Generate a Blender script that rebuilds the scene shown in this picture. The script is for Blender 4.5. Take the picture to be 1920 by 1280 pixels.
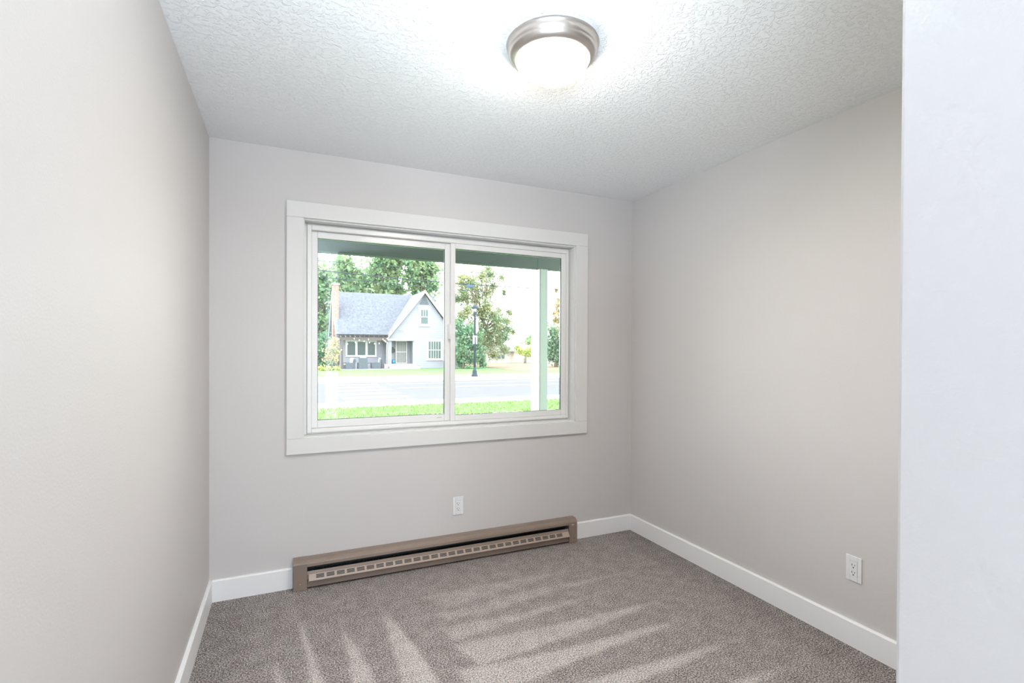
import bpy, bmesh, math, random
import numpy as np
from mathutils import Vector, Matrix
random.seed(7)
for o in list(bpy.data.objects): bpy.data.objects.remove(o, do_unlink=True)
scene = bpy.context.scene
COL = scene.collection
PI = math.pi

# ------------------------------------------------------------------ camera
CAM = Vector((0.3732, -3.0535, 1.3341))
YAW, PITCH, ROLL, FPX, SHY = 0.4212, -0.0073, 0.0043, 941.41, 22.48
fwd = Vector((math.sin(YAW)*math.cos(PITCH), math.cos(YAW)*math.cos(PITCH), math.sin(PITCH)))
rt0 = Vector((math.cos(YAW), -math.sin(YAW), 0)); up0 = rt0.cross(fwd)
rt = rt0*math.cos(ROLL) + up0*math.sin(ROLL); upv = up0*math.cos(ROLL) - rt0*math.sin(ROLL)
cd = bpy.data.cameras.new('camera'); cam = bpy.data.objects.new('camera', cd); COL.objects.link(cam)
cd.sensor_width = 36; cd.sensor_fit = 'HORIZONTAL'; cd.lens = FPX/1920*36
cd.shift_y = SHY/1920; cd.clip_start = 0.02; cd.clip_end = 500
m = Matrix.Identity(4)
for i in range(3): m[i][0] = rt[i]; m[i][1] = upv[i]; m[i][2] = -fwd[i]; m[i][3] = CAM[i]
cam.matrix_world = m
scene.camera = cam

# ------------------------------------------------------------------ sky, area lights, exposure
world = bpy.data.worlds.new('overcast_sky'); scene.world = world; world.use_nodes = True
wn = world.node_tree.nodes; bgn = wn['Background']
bgn.inputs['Color'].default_value = (0.95, 0.98, 1.0, 1); bgn.inputs['Strength'].default_value = 7.3
LAMP_STRENGTH = 64.0
def area(name, loc, rot, sx, sy, energy, col, spread=180):
    ld = bpy.data.lights.new(name, 'AREA'); ld.shape = 'RECTANGLE'; ld.size = sx; ld.size_y = sy; ld.energy = energy; ld.color = col; ld.spread = math.radians(spread)
    lo = bpy.data.objects.new(name, ld); COL.objects.link(lo); lo.location = loc; lo.rotation_euler = rot
E_HALL, E_SIDE, E_LOW, E_MID, E_UP = 40, 3, 4.5, 4.6, 11
area('hall_fill', (0.37, -4.88, 1.20), (PI/2, 0, 0), 0.62, 1.9, E_HALL, (0.79, 0.895, 1.0))          # added fill panel before the closed hall end, brightens the window wall
area('side_fill', (0.012, -3.95, 1.50), (PI/2, 0, -PI/2), 0.5, 1.1, E_SIDE, (0.80, 0.91, 1.0), 110)      # added panel on the solid left wall, brightens the hall wall opposite
# flash bounced behind the camera; the left and right heads are added fill
area('fill_left', (0.25, -3.15, 1.72), (PI/2+math.radians(36), 0, math.radians(-4)), 0.3, 0.3, E_LOW, (0.75, 0.875, 1.0), 60)
area('fill_right', (0.25, -3.15, 1.62), (PI/2+math.radians(25), 0, math.radians(-33)), 0.3, 0.3, E_MID, (0.74, 0.87, 1.0), 52)
area('flash_bounce', (0.28, -3.15, 1.80), (PI/2+math.radians(70), 0, math.radians(-20)), 0.3, 0.3, E_UP, (0.75, 0.875, 1.0), 120)
vs = scene.view_settings
vs.view_transform = 'Standard'; vs.look = 'None'; vs.exposure = 0.24; vs.gamma = 1.0; vs.use_curve_mapping = False

# ------------------------------------------------------------------ helpers
def at(px, py, Y):
    """point of the view ray through a photo pixel, at world depth y = Y"""
    d = fwd + rt*((px-960)/FPX) - upv*((py-640-SHY)/FPX)
    return CAM + d*((Y-CAM.y)/d.y)

class MB:
    def __init__(s): s.v = []; s.f = []; s.sm = []
    def add(s, vs, fs, smooth=False):
        b = len(s.v); s.v += [tuple(map(float, v)) for v in vs]
        for f in fs: s.f.append(tuple(i+b for i in f)); s.sm.append(smooth)
        return s
    def box(s, a, b):
        (x0, y0, z0), (x1, y1, z1) = a, b
        x0, x1 = min(x0, x1), max(x0, x1); y0, y1 = min(y0, y1), max(y0, y1); z0, z1 = min(z0, z1), max(z0, z1)
        return s.add([(x0,y0,z0),(x1,y0,z0),(x1,y1,z0),(x0,y1,z0),(x0,y0,z1),(x1,y0,z1),(x1,y1,z1),(x0,y1,z1)],
              [(0,3,2,1),(4,5,6,7),(0,1,5,4),(1,2,6,5),(2,3,7,6),(3,0,4,7)])
    def prism(s, prof, axis, a, b, smooth=False):
        """closed profile extruded along axis; profile coords are the two other axes in order"""
        n = len(prof)
        def p(u, v, t): return {'x': (t,u,v), 'y': (u,t,v), 'z': (u,v,t)}[axis]
        vs = [p(u,v,a) for u,v in prof] + [p(u,v,b) for u,v in prof]
        fs = [(i,(i+1)%n,n+(i+1)%n,n+i) for i in range(n)] + [tuple(range(n))[::-1], tuple(range(n,2*n))]
        return s.add(vs, fs, smooth)
    def tube(s, pts, rad, n=8, cap=True):
        pts = [Vector(p) for p in pts]
        rad = rad if isinstance(rad, (list, tuple)) else [rad]*len(pts)
        rings = []
        for i, p in enumerate(pts):
            t = (pts[min(i+1,len(pts)-1)] - pts[max(i-1,0)]).normalized()
            a = t.cross(Vector((0,0,1)));
            if a.length < 1e-3: a = t.cross(Vector((1,0,0)))
            a.normalize(); b = t.cross(a)
            rings.append([p + (a*math.cos(2*PI*k/n) + b*math.sin(2*PI*k/n))*rad[i] for k in range(n)])
        vs = [v for r in rings for v in r]; fs = []
        for i in range(len(pts)-1):
            for k in range(n): fs.append((i*n+k, i*n+(k+1)%n, (i+1)*n+(k+1)%n, (i+1)*n+k))
        if cap: fs += [tuple(range(n))[::-1], tuple(range((len(pts)-1)*n, len(pts)*n))]
        return s.add(vs, fs, True)
    def lathe(s, prof, c, n=48):
        """profile of (r, z) about the vertical through c"""
        vs = []; fs = []; k = len(prof)
        for i in range(n):
            a = 2*PI*i/n
            vs += [(c[0]+r*math.cos(a), c[1]+r*math.sin(a), c[2]+z) for r, z in prof]
        for i in range(n):
            j = (i+1) % n
            for q in range(k-1): fs.append((i*k+q, j*k+q, j*k+q+1, i*k+q+1))
        return s.add(vs, fs, True)
    def build(s, name, mat, parent=None, bevel=0, seg=2):
        me = bpy.data.meshes.new(name); me.from_pydata(s.v, [], s.f)
        me.polygons.foreach_set('use_smooth', s.sm); me.validate(); me.update()
        bm = bmesh.new(); bm.from_mesh(me); bmesh.ops.recalc_face_normals(bm, faces=bm.faces); bm.to_mesh(me); bm.free()
        me.materials.append(mat)
        o = bpy.data.objects.new(name, me); COL.objects.link(o)
        if parent is not None:
            o.parent = parent; o.matrix_parent_inverse = Matrix.Translation(-Vector(parent.location))
        if bevel:
            b = o.modifiers.new('bevel', 'BEVEL'); b.width = bevel; b.segments = seg; b.limit_method = 'ANGLE'; b.harden_normals = False
        return o
def B(a, b): return MB().box(a, b)
def tag(o, label=None, cat=None, group=None, kind=None):
    if label: o['label'] = label
    if cat: o['category'] = cat
    if group: o['group'] = group
    if kind: o['kind'] = kind
    return o
def thing(name, loc, label, cat, group=None, kind=None):
    o = bpy.data.objects.new(name, None); o.empty_display_size = 0.1; COL.objects.link(o); o.location = loc
    return tag(o, label, cat, group, kind)
def struct(name, mb, mat, label, cat, **k):
    return tag(mb.build(name, mat, **k), label, cat, kind='structure')
def part(name, mb, mat, parent, label=None, **k):
    o = mb.build(name, mat, parent, **k)
    if label: o['label'] = label
    return o
def sub(name, mb, mat, parent, **k):
    """a sub-part: its parent is a part mesh placed at its thing's origin"""
    o = mb.build(name, mat, None, **k); o.parent = parent; return o

# ------------------------------------------------------------------ materials
def mat(name, col, rough=0.6, metal=0.0, spec=0.4, var=0.0, vscale=8.0, bump=0.0, bscale=100.0, bdist=0.002):
    M = bpy.data.materials.new(name); M.use_nodes = True
    nt = M.node_tree; p = nt.nodes['Principled BSDF']
    p.inputs['Base Color'].default_value = (*col, 1); p.inputs['Roughness'].default_value = rough
    p.inputs['Metallic'].default_value = metal; p.inputs['Specular IOR Level'].default_value = spec
    if var or bump:
        tc = nt.nodes.new('ShaderNodeTexCoord')
    if var:
        n = nt.nodes.new('ShaderNodeTexNoise'); n.inputs['Scale'].default_value = vscale; n.inputs['Detail'].default_value = 4
        r = nt.nodes.new('ShaderNodeValToRGB')
        r.color_ramp.elements[0].position = 0.3; r.color_ramp.elements[1].position = 0.7
        r.color_ramp.elements[0].color = (*[c*(1-var) for c in col], 1); r.color_ramp.elements[1].color = (*[min(1, c*(1+var)) for c in col], 1)
        nt.links.new(tc.outputs['Object'], n.inputs['Vector']); nt.links.new(n.outputs['Fac'], r.inputs['Fac'])
        nt.links.new(r.outputs['Color'], p.inputs['Base Color'])
    if bump:
        n2 = nt.nodes.new('ShaderNodeTexNoise'); n2.inputs['Scale'].default_value = bscale; n2.inputs['Detail'].default_value = 2
        b = nt.nodes.new('ShaderNodeBump'); b.inputs['Strength'].default_value = bump; b.inputs['Distance'].default_value = bdist
        nt.links.new(tc.outputs['Object'], n2.inputs['Vector']); nt.links.new(n2.outputs['Fac'], b.inputs['Height'])
        nt.links.new(b.outputs['Normal'], p.inputs['Normal'])
    return M
def two_tone(name, c0, c1, scale, rough=0.8, lo=0.35, hi=0.65):
    M = bpy.data.materials.new(name); M.use_nodes = True; nt = M.node_tree; p = nt.nodes['Principled BSDF']
    p.inputs['Roughness'].default_value = rough; p.inputs['Specular IOR Level'].default_value = 0.03
    tc = nt.nodes.new('ShaderNodeTexCoord'); n = nt.nodes.new('ShaderNodeTexNoise'); n.inputs['Scale'].default_value = scale; n.inputs['Detail'].default_value = 6
    r = nt.nodes.new('ShaderNodeValToRGB'); r.color_ramp.elements[0].position = lo; r.color_ramp.elements[1].position = hi
    r.color_ramp.elements[0].color = (*c0, 1); r.color_ramp.elements[1].color = (*c1, 1)
    nt.links.new(tc.outputs['Object'], n.inputs['Vector']); nt.links.new(n.outputs['Fac'], r.inputs['Fac']); nt.links.new(r.outputs['Color'], p.inputs['Base Color'])
    return M

M_wall = mat('greige_wall_paint', (0.626, 0.604, 0.594), 0.5, spec=0.35, bump=0.32, bscale=170, bdist=0.0012)
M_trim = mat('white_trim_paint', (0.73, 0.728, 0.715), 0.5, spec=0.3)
M_base = mat('white_trim_paint_lightened', (0.88, 0.885, 0.895), 0.45, spec=0.35)  # same white as the casing, lightened to stand in for light near the floor
M_vinyl = mat('white_vinyl', (0.80, 0.80, 0.79), 0.3, spec=0.5)
M_gasket = mat('dark_gasket', (0.05, 0.06, 0.055), 0.6)
M_bronze = mat('brown_enamel', (0.255, 0.195, 0.158), 0.38, spec=0.5, var=0.07, vscale=9)
M_bronze2 = mat('brown_enamel_lit', (0.43, 0.34, 0.28), 0.35, spec=0.5, var=0.06, vscale=9)  # lighter copy of the brown enamel: light on the tilted strip put into colour
M_fins = mat('dark_heater_inside', (0.03, 0.035, 0.035), 0.6)
M_brass = mat('brass_screw', (0.75, 0.6, 0.42), 0.25, metal=1.0)
M_plate = mat('white_plastic', (0.78, 0.79, 0.81), 0.3, spec=0.5)
M_slot = mat('dark_slot', (0.03, 0.03, 0.03), 0.7)
M_nickel = mat('brushed_nickel', (0.52, 0.48, 0.45), 0.33, metal=1.0)

# knock-down ceiling texture: flattened splatter blobs
def ceiling_mat():
    M = bpy.data.materials.new('textured_ceiling_paint'); M.use_nodes = True; nt = M.node_tree; p = nt.nodes['Principled BSDF']
    p.inputs['Base Color'].default_value = (0.94, 0.95, 0.96, 1); p.inputs['Roughness'].default_value = 0.55; p.inputs['Specular IOR Level'].default_value = 0.35
    tc = nt.nodes.new('ShaderNodeTexCoord')
    wob = nt.nodes.new('ShaderNodeTexNoise'); wob.inputs['Scale'].default_value = 45; wob.inputs['Detail'].default_value = 3
    mx = nt.nodes.new('ShaderNodeMix'); mx.data_type = 'VECTOR'; mx.inputs['Factor'].default_value = 0.035
    n = nt.nodes.new('ShaderNodeTexNoise'); n.inputs['Scale'].default_value = 62; n.inputs['Detail'].default_value = 3; n.inputs['Roughness'].default_value = 0.55
    r = nt.nodes.new('ShaderNodeValToRGB'); r.color_ramp.elements[0].position = 0.49; r.color_ramp.elements[1].position = 0.62
    b = nt.nodes.new('ShaderNodeBump'); b.inputs['Strength'].default_value = 0.75; b.inputs['Distance'].default_value = 0.0030
    L = nt.links.new
    L(tc.outputs['Object'], wob.inputs['Vector']); L(tc.outputs['Object'], mx.inputs['A']); L(wob.outputs['Color'], mx.inputs['B'])
    L(mx.outputs['Result'], n.inputs['Vector']); L(n.outputs['Fac'], r.inputs['Fac']); L(r.outputs['Color'], b.inputs['Height']); L(b.outputs['Normal'], p.inputs['Normal'])
    return M
M_ceil = ceiling_mat()

def carpet_mat():
    M = bpy.data.materials.new('grey_brown_carpet'); M.use_nodes = True; nt = M.node_tree; p = nt.nodes['Principled BSDF']
    p.inputs['Roughness'].default_value = 0.95; p.inputs['Specular IOR Level'].default_value = 0.05
    L = nt.links.new
    tc = nt.nodes.new('ShaderNodeTexCoord'); att = nt.nodes.new('ShaderNodeAttribute'); att.attribute_name = 'nap'
    n1 = nt.nodes.new('ShaderNodeTexNoise'); n1.inputs['Scale'].default_value = 160; n1.inputs['Detail'].default_value = 3; n1.inputs['Roughness'].default_value = 0.7
    n2 = nt.nodes.new('ShaderNodeTexNoise'); n2.inputs['Scale'].default_value = 14; n2.inputs['Detail'].default_value = 3
    r = nt.nodes.new('ShaderNodeValToRGB'); cr = r.color_ramp
    cr.elements[0].position = 0.36; cr.elements[1].position = 0.68
    cr.elements[0].color = (0.060, 0.050, 0.047, 1); cr.elements[1].color = (0.80, 0.75, 0.72, 1)
    e = cr.elements.new(0.5); e.color = (0.29, 0.26, 0.247, 1)
    a1 = nt.nodes.new('ShaderNodeMath'); a1.operation = 'MULTIPLY_ADD'; a1.inputs[1].default_value = 0.078
    a2 = nt.nodes.new('ShaderNodeMath'); a2.operation = 'MULTIPLY_ADD'; a2.inputs[1].default_value = 0.10; a2.inputs[2].default_value = -0.05
    a3 = nt.nodes.new('ShaderNodeMath'); a3.operation = 'ADD'
    b = nt.nodes.new('ShaderNodeBump'); b.inputs['Strength'].default_value = 0.7; b.inputs['Distance'].default_value = 0.006
    L(tc.outputs['Object'], n1.inputs['Vector']); L(tc.outputs['Object'], n2.inputs['Vector'])
    L(att.outputs['Fac'], a1.inputs[0]); L(n1.outputs['Fac'], a1.inputs[2])
    L(n2.outputs['Fac'], a2.inputs[0]); L(a1.outputs[0], a3.inputs[0]); L(a2.outputs[0], a3.inputs[1])
    L(a3.outputs[0], r.inputs['Fac']); L(r.outputs['Color'], p.inputs['Base Color'])
    L(n1.outputs['Fac'], b.inputs['Height']); L(b.outputs['Normal'], p.inputs['Normal'])
    return M
M_carpet = carpet_mat()

def glass_mat(name, tint, k):
    M = bpy.data.materials.new(name); M.use_nodes = True; nt = M.node_tree; nt.nodes.remove(nt.nodes['Principled BSDF'])
    out = nt.nodes['Material Output']; t = nt.nodes.new('ShaderNodeBsdfTransparent'); t.inputs[0].default_value = (*tint, 1)
    g = nt.nodes.new('ShaderNodeBsdfGlossy'); g.inputs['Roughness'].default_value = 0.0; g.inputs['Color'].default_value = (0.93, 0.98, 1.0, 1)
    fr = nt.nodes.new('ShaderNodeFresnel'); fr.inputs['IOR'].default_value = 1.5
    mu = nt.nodes.new('ShaderNodeMath'); mu.operation = 'MULTIPLY'; mu.inputs[1].default_value = k; mu.use_clamp = True
    mx = nt.nodes.new('ShaderNodeMixShader'); L = nt.links.new
    L(fr.outputs[0], mu.inputs[0]); L(mu.outputs[0], mx.inputs[0]); L(t.outputs[0], mx.inputs[1]); L(g.outputs[0], mx.inputs[2]); L(mx.outputs[0], out.inputs[0])
    return M
M_glass = glass_mat('window_glass', (0.985, 0.995, 0.985), 1.6)

def emit_mat(name, col, strength):
    M = bpy.data.materials.new(name); M.use_nodes = True; p = M.node_tree.nodes['Principled BSDF']
    p.inputs['Base Color'].default_value = (0.9, 0.88, 0.84, 1); p.inputs['Roughness'].default_value = 0.4
    p.inputs['Emission Color'].default_value = (*col, 1); p.inputs['Emission Strength'].default_value = strength
    return M
M_dome = emit_mat('lit_frosted_glass', (1.0, 0.92, 0.83), LAMP_STRENGTH)

# ------------------------------------------------------------------ room shell
W, H = 2.717, 2.44
YC, XH, YB = -2.768, 0.902, -5.0         # hall corner, hall right wall, hall end
def poly_mask(P, poly, soft):
    poly = np.array(poly); n = len(poly); d = np.full(len(P), 1e9); inside = np.zeros(len(P), bool)
    for i in range(n):
        a, b = poly[i], poly[(i+1) % n]; ab = b-a
        t = np.clip(((P-a) @ ab)/(ab @ ab), 0, 1); d = np.minimum(d, np.linalg.norm(P-(a+t[:, None]*ab), axis=1))
        c = ((a[1] > P[:, 1]) != (b[1] > P[:, 1])) & (P[:, 0] < (b[0]-a[0])*(P[:, 1]-a[1])/((b[1]-a[1]) if b[1] != a[1] else 1e-9)+a[0])
        inside ^= c
    return np.clip(np.where(inside, d, -d)/soft*0.5+0.5, 0, 1)
TRACKS_V = [  # vacuum strokes running towards the window
 [(0.413,-0.291),(0.429,-0.473),(0.448,-0.709),(0.464,-0.941),(0.512,-0.962),(0.484,-0.724),(0.448,-0.482)],
 [(0.61,-0.471),(0.613,-0.65),(0.617,-0.824),(0.611,-1.006),(0.707,-1.048),(0.679,-0.851),(0.646,-0.664)],
 [(0.326,-0.6),(0.33,-0.882),(0.366,-0.898)],
 [(0.817,-0.416),(0.806,-0.688),(0.802,-0.885),(0.792,-1.085),(0.938,-1.15),(0.913,-0.934),(0.877,-0.694)]]
TRACKS_H = [  # strokes running along the window wall
 [(2.045,-0.426),(1.527,-0.495),(1.13,-0.554),(1.045,-0.397),(1.569,-0.402)],
 [(2.332,-0.598),(1.722,-0.624),(1.366,-0.68),(1.114,-0.678),(1.049,-0.607),(1.584,-0.556)],
 [(2.208,-0.729),(1.719,-0.78),(1.459,-0.815),(1.084,-0.859),(1.043,-0.728),(1.485,-0.762)],
 [(2.287,-0.943),(1.923,-0.983),(1.646,-1.032),(1.341,-1.059),(1.126,-1.072),(1.051,-0.88),(1.446,-0.918),(1.712,-0.926)],
 [(2.265,-1.142),(1.862,-1.17),(1.524,-1.205),(1.256,-1.25),(1.186,-1.256),(1.025,-1.185),(1.018,-1.065),(1.452,-1.113),(1.903,-1.118)],
 [(2.313,-1.363),(1.936,-1.416),(1.62,-1.429),(1.1,-1.45),(1.03,-1.36),(1.421,-1.33),(1.721,-1.345),(1.986,-1.355)],
 [(2.376,-1.609),(2.046,-1.635),(1.5,-1.65),(1.1,-1.62),(1.4,-1.56),(2.087,-1.585)]]
nx, ny = 218, 224
xs = np.linspace(0.0, W, nx); ys = np.linspace(YC-0.0, 0.0, ny)
gx, gy = np.meshgrid(xs, ys); P2 = np.stack([gx.ravel(), gy.ravel()], 1)
nap = np.zeros(len(P2))
for poly in TRACKS_V:
    yt = max(p[1] for p in poly); fade = np.clip((yt-P2[:, 1])/0.25, 0.35, 1)
    nap = np.maximum(nap, poly_mask(P2, poly, 0.012)*fade)
for poly in TRACKS_H:
    xt = max(p[0] for p in poly); fade = np.clip((xt-P2[:, 0])/0.3, 0.35, 1)
    near = np.clip((-P2[:, 1]-0.2)/0.9, 0.45, 1)
    nap = np.maximum(nap, poly_mask(P2, poly, 0.014)*fade*near*0.9)
nap -= 0.25*np.clip((0.25-P2[:, 0])/0.1, 0, 1) + 0.3*np.clip((P2[:, 0]-2.45)/0.15, 0, 1)
zs = np.zeros(len(P2))
fl = MB(); fl.v = [(float(x), float(y), 0.0) for x, y in P2]
for j in range(ny-1):
    for i in range(nx-1):
        a = j*nx+i; fl.f.append((a, a+1, a+nx+1, a+nx)); fl.sm.append(False)
nroom = len(fl.v)
fl.add([(0,YB,0),(XH,YB,0),(XH,YC,0),(0,YC,0)], [(0,1,2,3)])
floor = struct('floor', fl, M_carpet, 'grey brown wall-to-wall carpet with pale vacuum tracks', 'floor')
at_ = floor.data.attributes.new('nap', 'FLOAT', 'POINT')
at_.data.foreach_set('value', list(nap)+[0.0]*(len(floor.data.vertices)-nroom))

struct('ceiling', MB().box((-0.12,YB-0.12,H),(W+0.12,0.14,H+0.1)), M_ceil, 'white ceiling with knocked-down splatter texture', 'ceiling')
struct('wall_left', MB().box((-0.12,YB-0.12,0),(0,0,H)), M_wall, 'greige left wall running past the camera', 'wall')
struct('wall_right', MB().box((W,YC-0.12,0),(W+0.12,0,H)), M_wall, 'greige right wall with an outlet low down', 'wall')
wx0, wx1, wz0, wz1 = 0.450, 2.234, 0.827, 2.073
bw = MB().box((-0.12,0,-0.45),(wx0,0.14,H)).box((wx1,0,-0.45),(W+0.12,0.14,H)).box((wx0,0,-0.45),(wx1,0.14,wz0)).box((wx0,0,wz1),(wx1,0.14,H))
struct('wall_back', bw, M_wall, 'greige wall holding the wide window', 'wall')
struct('wall_front', MB().box((XH+0.12,YC-0.12,0),(W,YC,H)), M_wall, 'room wall facing the window, beside the entry hall', 'wall')
struct('wall_hall', MB().box((XH,YB,0),(XH+0.12,YC,H)), M_wall, 'pale near wall of the entry hall at the right edge', 'wall', bevel=0.004)
struct('wall_rear', B((0,YB-0.12,0),(XH,YB,H)), M_wall, 'end wall of the hall behind the camera', 'wall')

def baseboard(name, axis, a, b, side, label):
    h, t = 0.114, 0.015
    prof = [(0,0),(t,0),(t,h-0.006),(t-0.005,h),(0,h)]
    mb = MB()
    if axis == 'y':
        x0, s = side; mb.prism([(x0+s*u, v) for u, v in prof], 'y', a, b)
    else:
        mb.prism([(-u, v) for u, v in prof], 'x', a, b)
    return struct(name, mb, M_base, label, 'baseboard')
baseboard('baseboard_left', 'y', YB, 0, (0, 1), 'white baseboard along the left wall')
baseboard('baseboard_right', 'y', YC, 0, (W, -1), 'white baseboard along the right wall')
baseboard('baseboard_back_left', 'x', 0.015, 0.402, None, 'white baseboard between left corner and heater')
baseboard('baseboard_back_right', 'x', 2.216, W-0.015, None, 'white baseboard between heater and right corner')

# ------------------------------------------------------------------ window
win = thing('window_1', (1.345, 0, 0.75), 'wide white two-pane sliding window in the back wall', 'window', kind='structure')
cx0, cx1, cz0, cz1 = 0.370, 2.322, 0.746, 2.155
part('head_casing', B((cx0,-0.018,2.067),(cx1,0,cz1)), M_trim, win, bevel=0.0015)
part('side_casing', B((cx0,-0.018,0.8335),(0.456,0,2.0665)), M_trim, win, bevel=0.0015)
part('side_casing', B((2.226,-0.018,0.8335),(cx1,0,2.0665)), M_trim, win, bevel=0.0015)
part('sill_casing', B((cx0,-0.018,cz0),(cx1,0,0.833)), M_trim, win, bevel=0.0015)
jb = MB().box((0.450,0,0.827),(0.463,0.14,2.073)).box((2.219,0,0.827),(2.234,0.14,2.073)).box((0.463,0,2.058),(2.219,0.14,2.073)).box((0.463,0,0.827),(2.219,0.14,0.840))
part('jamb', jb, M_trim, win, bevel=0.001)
def ring(mb, x0, x1, z0, z1, ix0, ix1, iz0, iz1, y0, y1):
    return mb.box((x0,y0,z0),(ix0,y1,z1)).box((ix1,y0,z0),(x1,y1,z1)).box((ix0,y0,iz1),(ix1,y1,z1)).box((ix0,y0,z0),(ix1,y1,iz0))
fr = MB(); ring(fr, 0.463, 2.219, 0.840, 2.058, 0.478, 2.208, 0.850, 2.050, 0.072, 0.135)
ring(fr, 0.478, 2.208, 0.850, 2.050, 0.502, 2.192, 0.872, 2.021, 0.060, 0.135)
part('window_frame', fr, M_vinyl, win, bevel=0.003)
s1 = MB(); ring(s1, 0.5025, 1.345, 0.8725, 2.0205, 0.536, 1.304, 0.917, 1.981, 0.090, 0.118)
sash1 = part('sliding_sash', s1, M_vinyl, win, bevel=0.003)
g1 = MB(); ring(g1, 0.5362, 1.3038, 0.9172, 1.9808, 0.538, 1.3015, 0.919, 1.979, 0.096, 0.114)
sub('gasket', g1, M_gasket, sash1)
sub('pane', B((0.5382,0.103,0.9192),(1.3013,0.107,1.9788)), M_glass, sash1)
s2 = MB(); ring(s2, 1.336, 2.1915, 0.8725, 2.0205, 1.3675, 2.153, 0.909, 1.986, 0.064, 0.088)
sash2 = part('fixed_sash', s2, M_vinyl, win, bevel=0.003)
g2 = MB(); ring(g2, 1.3677, 2.1528, 0.9092, 1.9858, 1.369, 2.149, 0.911, 1.983, 0.070, 0.086)
sub('gasket', g2, M_gasket, sash2)
sub('pane', B((1.3692,0.076,0.9112),(2.1488,0.080,1.9828)), M_glass, sash2)
part('sash_latch', MB().prism([(0.040+0.012*math.sin(a)*-1+0.012, 1.45+0.048*math.cos(a)) for a in [PI*k/10 for k in range(11)]][::1], 'x', 1.323, 1.333).box((1.323,0.050,1.402),(1.3355,0.0895,1.498)), M_vinyl, win, bevel=0.002)
part('sash_label', B((1.255,0.0892,0.8935),(1.285,0.0899,0.8985)), mat('grey_print', (0.55,0.55,0.55)), win)

# ------------------------------------------------------------------ outlets
def outlet(loc, rotz, label):
    o = thing('wall_outlet', loc, label, 'outlet')
    def X(mb):
        c, s = math.cos(rotz), math.sin(rotz)
        mb.v = [(loc[0]+x*c-y*s, loc[1]+x*s+y*c, loc[2]+z) for x, y, z in mb.v]; return mb
    pl = MB(); ring(pl, -0.0345, 0.0345, -0.057, 0.057, -0.0168, 0.0168, -0.034, 0.034, -0.006, 0.0)
    part('cover_plate', X(pl), M_plate, o, bevel=0.002)
    rc = part('receptacle', X(B((-0.0163,-0.0072,-0.0335),(0.0163,0,0.0335))), M_plate, o, bevel=0.001)
    for zc in (0.0155, -0.0175):
        for xx, hh in ((-0.0062, 0.0042), (0.0062, 0.0034)):
            sub('slot', X(B((xx-0.0012,-0.0076,zc+0.002-hh),(xx+0.0012,-0.0071,zc+0.002+hh))), M_slot, rc)
        sub('ground_hole', X(MB().prism([(0.0028*math.cos(a), zc-0.0095+0.003*math.sin(a)) for a in [2*PI*k/12 for k in range(12)]], 'y', -0.0076, -0.0071)), M_slot, rc)
    return o
outlet((1.3675, 0, 0.341), 0, 'white duplex outlet above the brown baseboard heater')
outlet((W, -1.6215, 0.351), -PI/2, 'white duplex outlet low on the right wall')

# ------------------------------------------------------------------ baseboard heater
ht = thing('baseboard_heater', (1.31, -0.03, 0), 'long brown electric baseboard heater under the window', 'heater')
hx0, hx1, ci, co = 0.405, 2.213, 0.476, 2.150
part('back_plate', B((hx0+0.002,-0.006,0.004),(hx1-0.002,-0.0004,0.160)), M_bronze, ht)
lid = [(-0.0004,0.161),(-0.0004,0.165),(-0.034,0.1645),(-0.050,0.160),(-0.060,0.152),(-0.065,0.143),(-0.066,0.128),(-0.0645,0.128),(-0.0635,0.142),(-0.058,0.151),(-0.049,0.1585),(-0.034,0.162)]
part('top_cover', MB().prism(lid, 'x', ci-0.002, co+0.002), M_bronze, ht)
fin = part('heating_element', MB().tube([(ci,-0.03,0.075),(co,-0.03,0.075)], 0.008), M_fins, ht)
fb = MB()
for k in range(180):
    x = ci+0.03+k*(co-ci-0.06)/179; fb.box((x-0.0004,-0.05,0.052),(x+0.0004,-0.010,0.098))
sub('fins', fb, M_fins, fin)
part('inner_liner', B((ci,-0.0095,0.02),(co,-0.0062,0.158)), M_fins, ht)
fp = [(-0.0500,0.0975),(-0.0580,0.0800),(-0.0570,0.0520),(-0.0500,0.0460),(-0.0570,0.0400),(-0.0590,0.0130),(-0.0540,0.0125),(-0.0520,0.0390),(-0.0460,0.0460),(-0.0530,0.0530),(-0.0545,0.0790),(-0.0470,0.0965)]
part('front_panel', MB().prism(fp, 'x', ci+0.001, co-0.001), M_bronze, ht)
# slotted deflector strip, tilted outwards, its colour lightened for the light it catches
gx0, gx1 = 0.484, 2.1465
zr = [0.0825,0.0785,0.0742,0.0724,0.0681,0.0663,0.0620,0.0525]
rows = [(-0.0600-0.0190*(0.0825-z)/0.03, z) for z in zr]
cols = [gx0]
n_sl = 29; p0 = 0.522; pitch = 0.0546
for k in range(n_sl): cols += [p0+k*pitch, p0+k*pitch+0.0425]
cols.append(gx1)
gm = MB(); gv = [(x, y, z) for (y, z) in rows for x in cols]; gf = []
nc = len(cols)
for r in range(len(rows)-1):
    for c in range(nc-1):
        if r in (1, 3, 5) and c % 2 == 1: continue
        a = r*nc+c; gf.append((a, a+1, a+nc+1, a+nc))
gm.add(gv, gf)
gr = part('louver_strip', gm, M_bronze2, ht, 'brown slotted strip, lightened as if catching light')
sd = gr.modifiers.new('thick', 'SOLIDIFY'); sd.thickness = 0.0009; sd.offset = 0
part('louver_lip', MB().prism([(-0.0788,0.0530),(-0.0795,0.0522),(-0.0785,0.0505),(-0.0560,0.0515),(-0.0560,0.0525),(-0.0775,0.0515)], 'x', gx0, gx1), M_bronze, ht)
part('louver_backing', MB().prism([(-0.0582,0.0795),(-0.0590,0.0795),(-0.0735,0.0560),(-0.0582,0.0560)], 'x', gx0+0.002, gx1-0.002), M_fins, ht)
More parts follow.
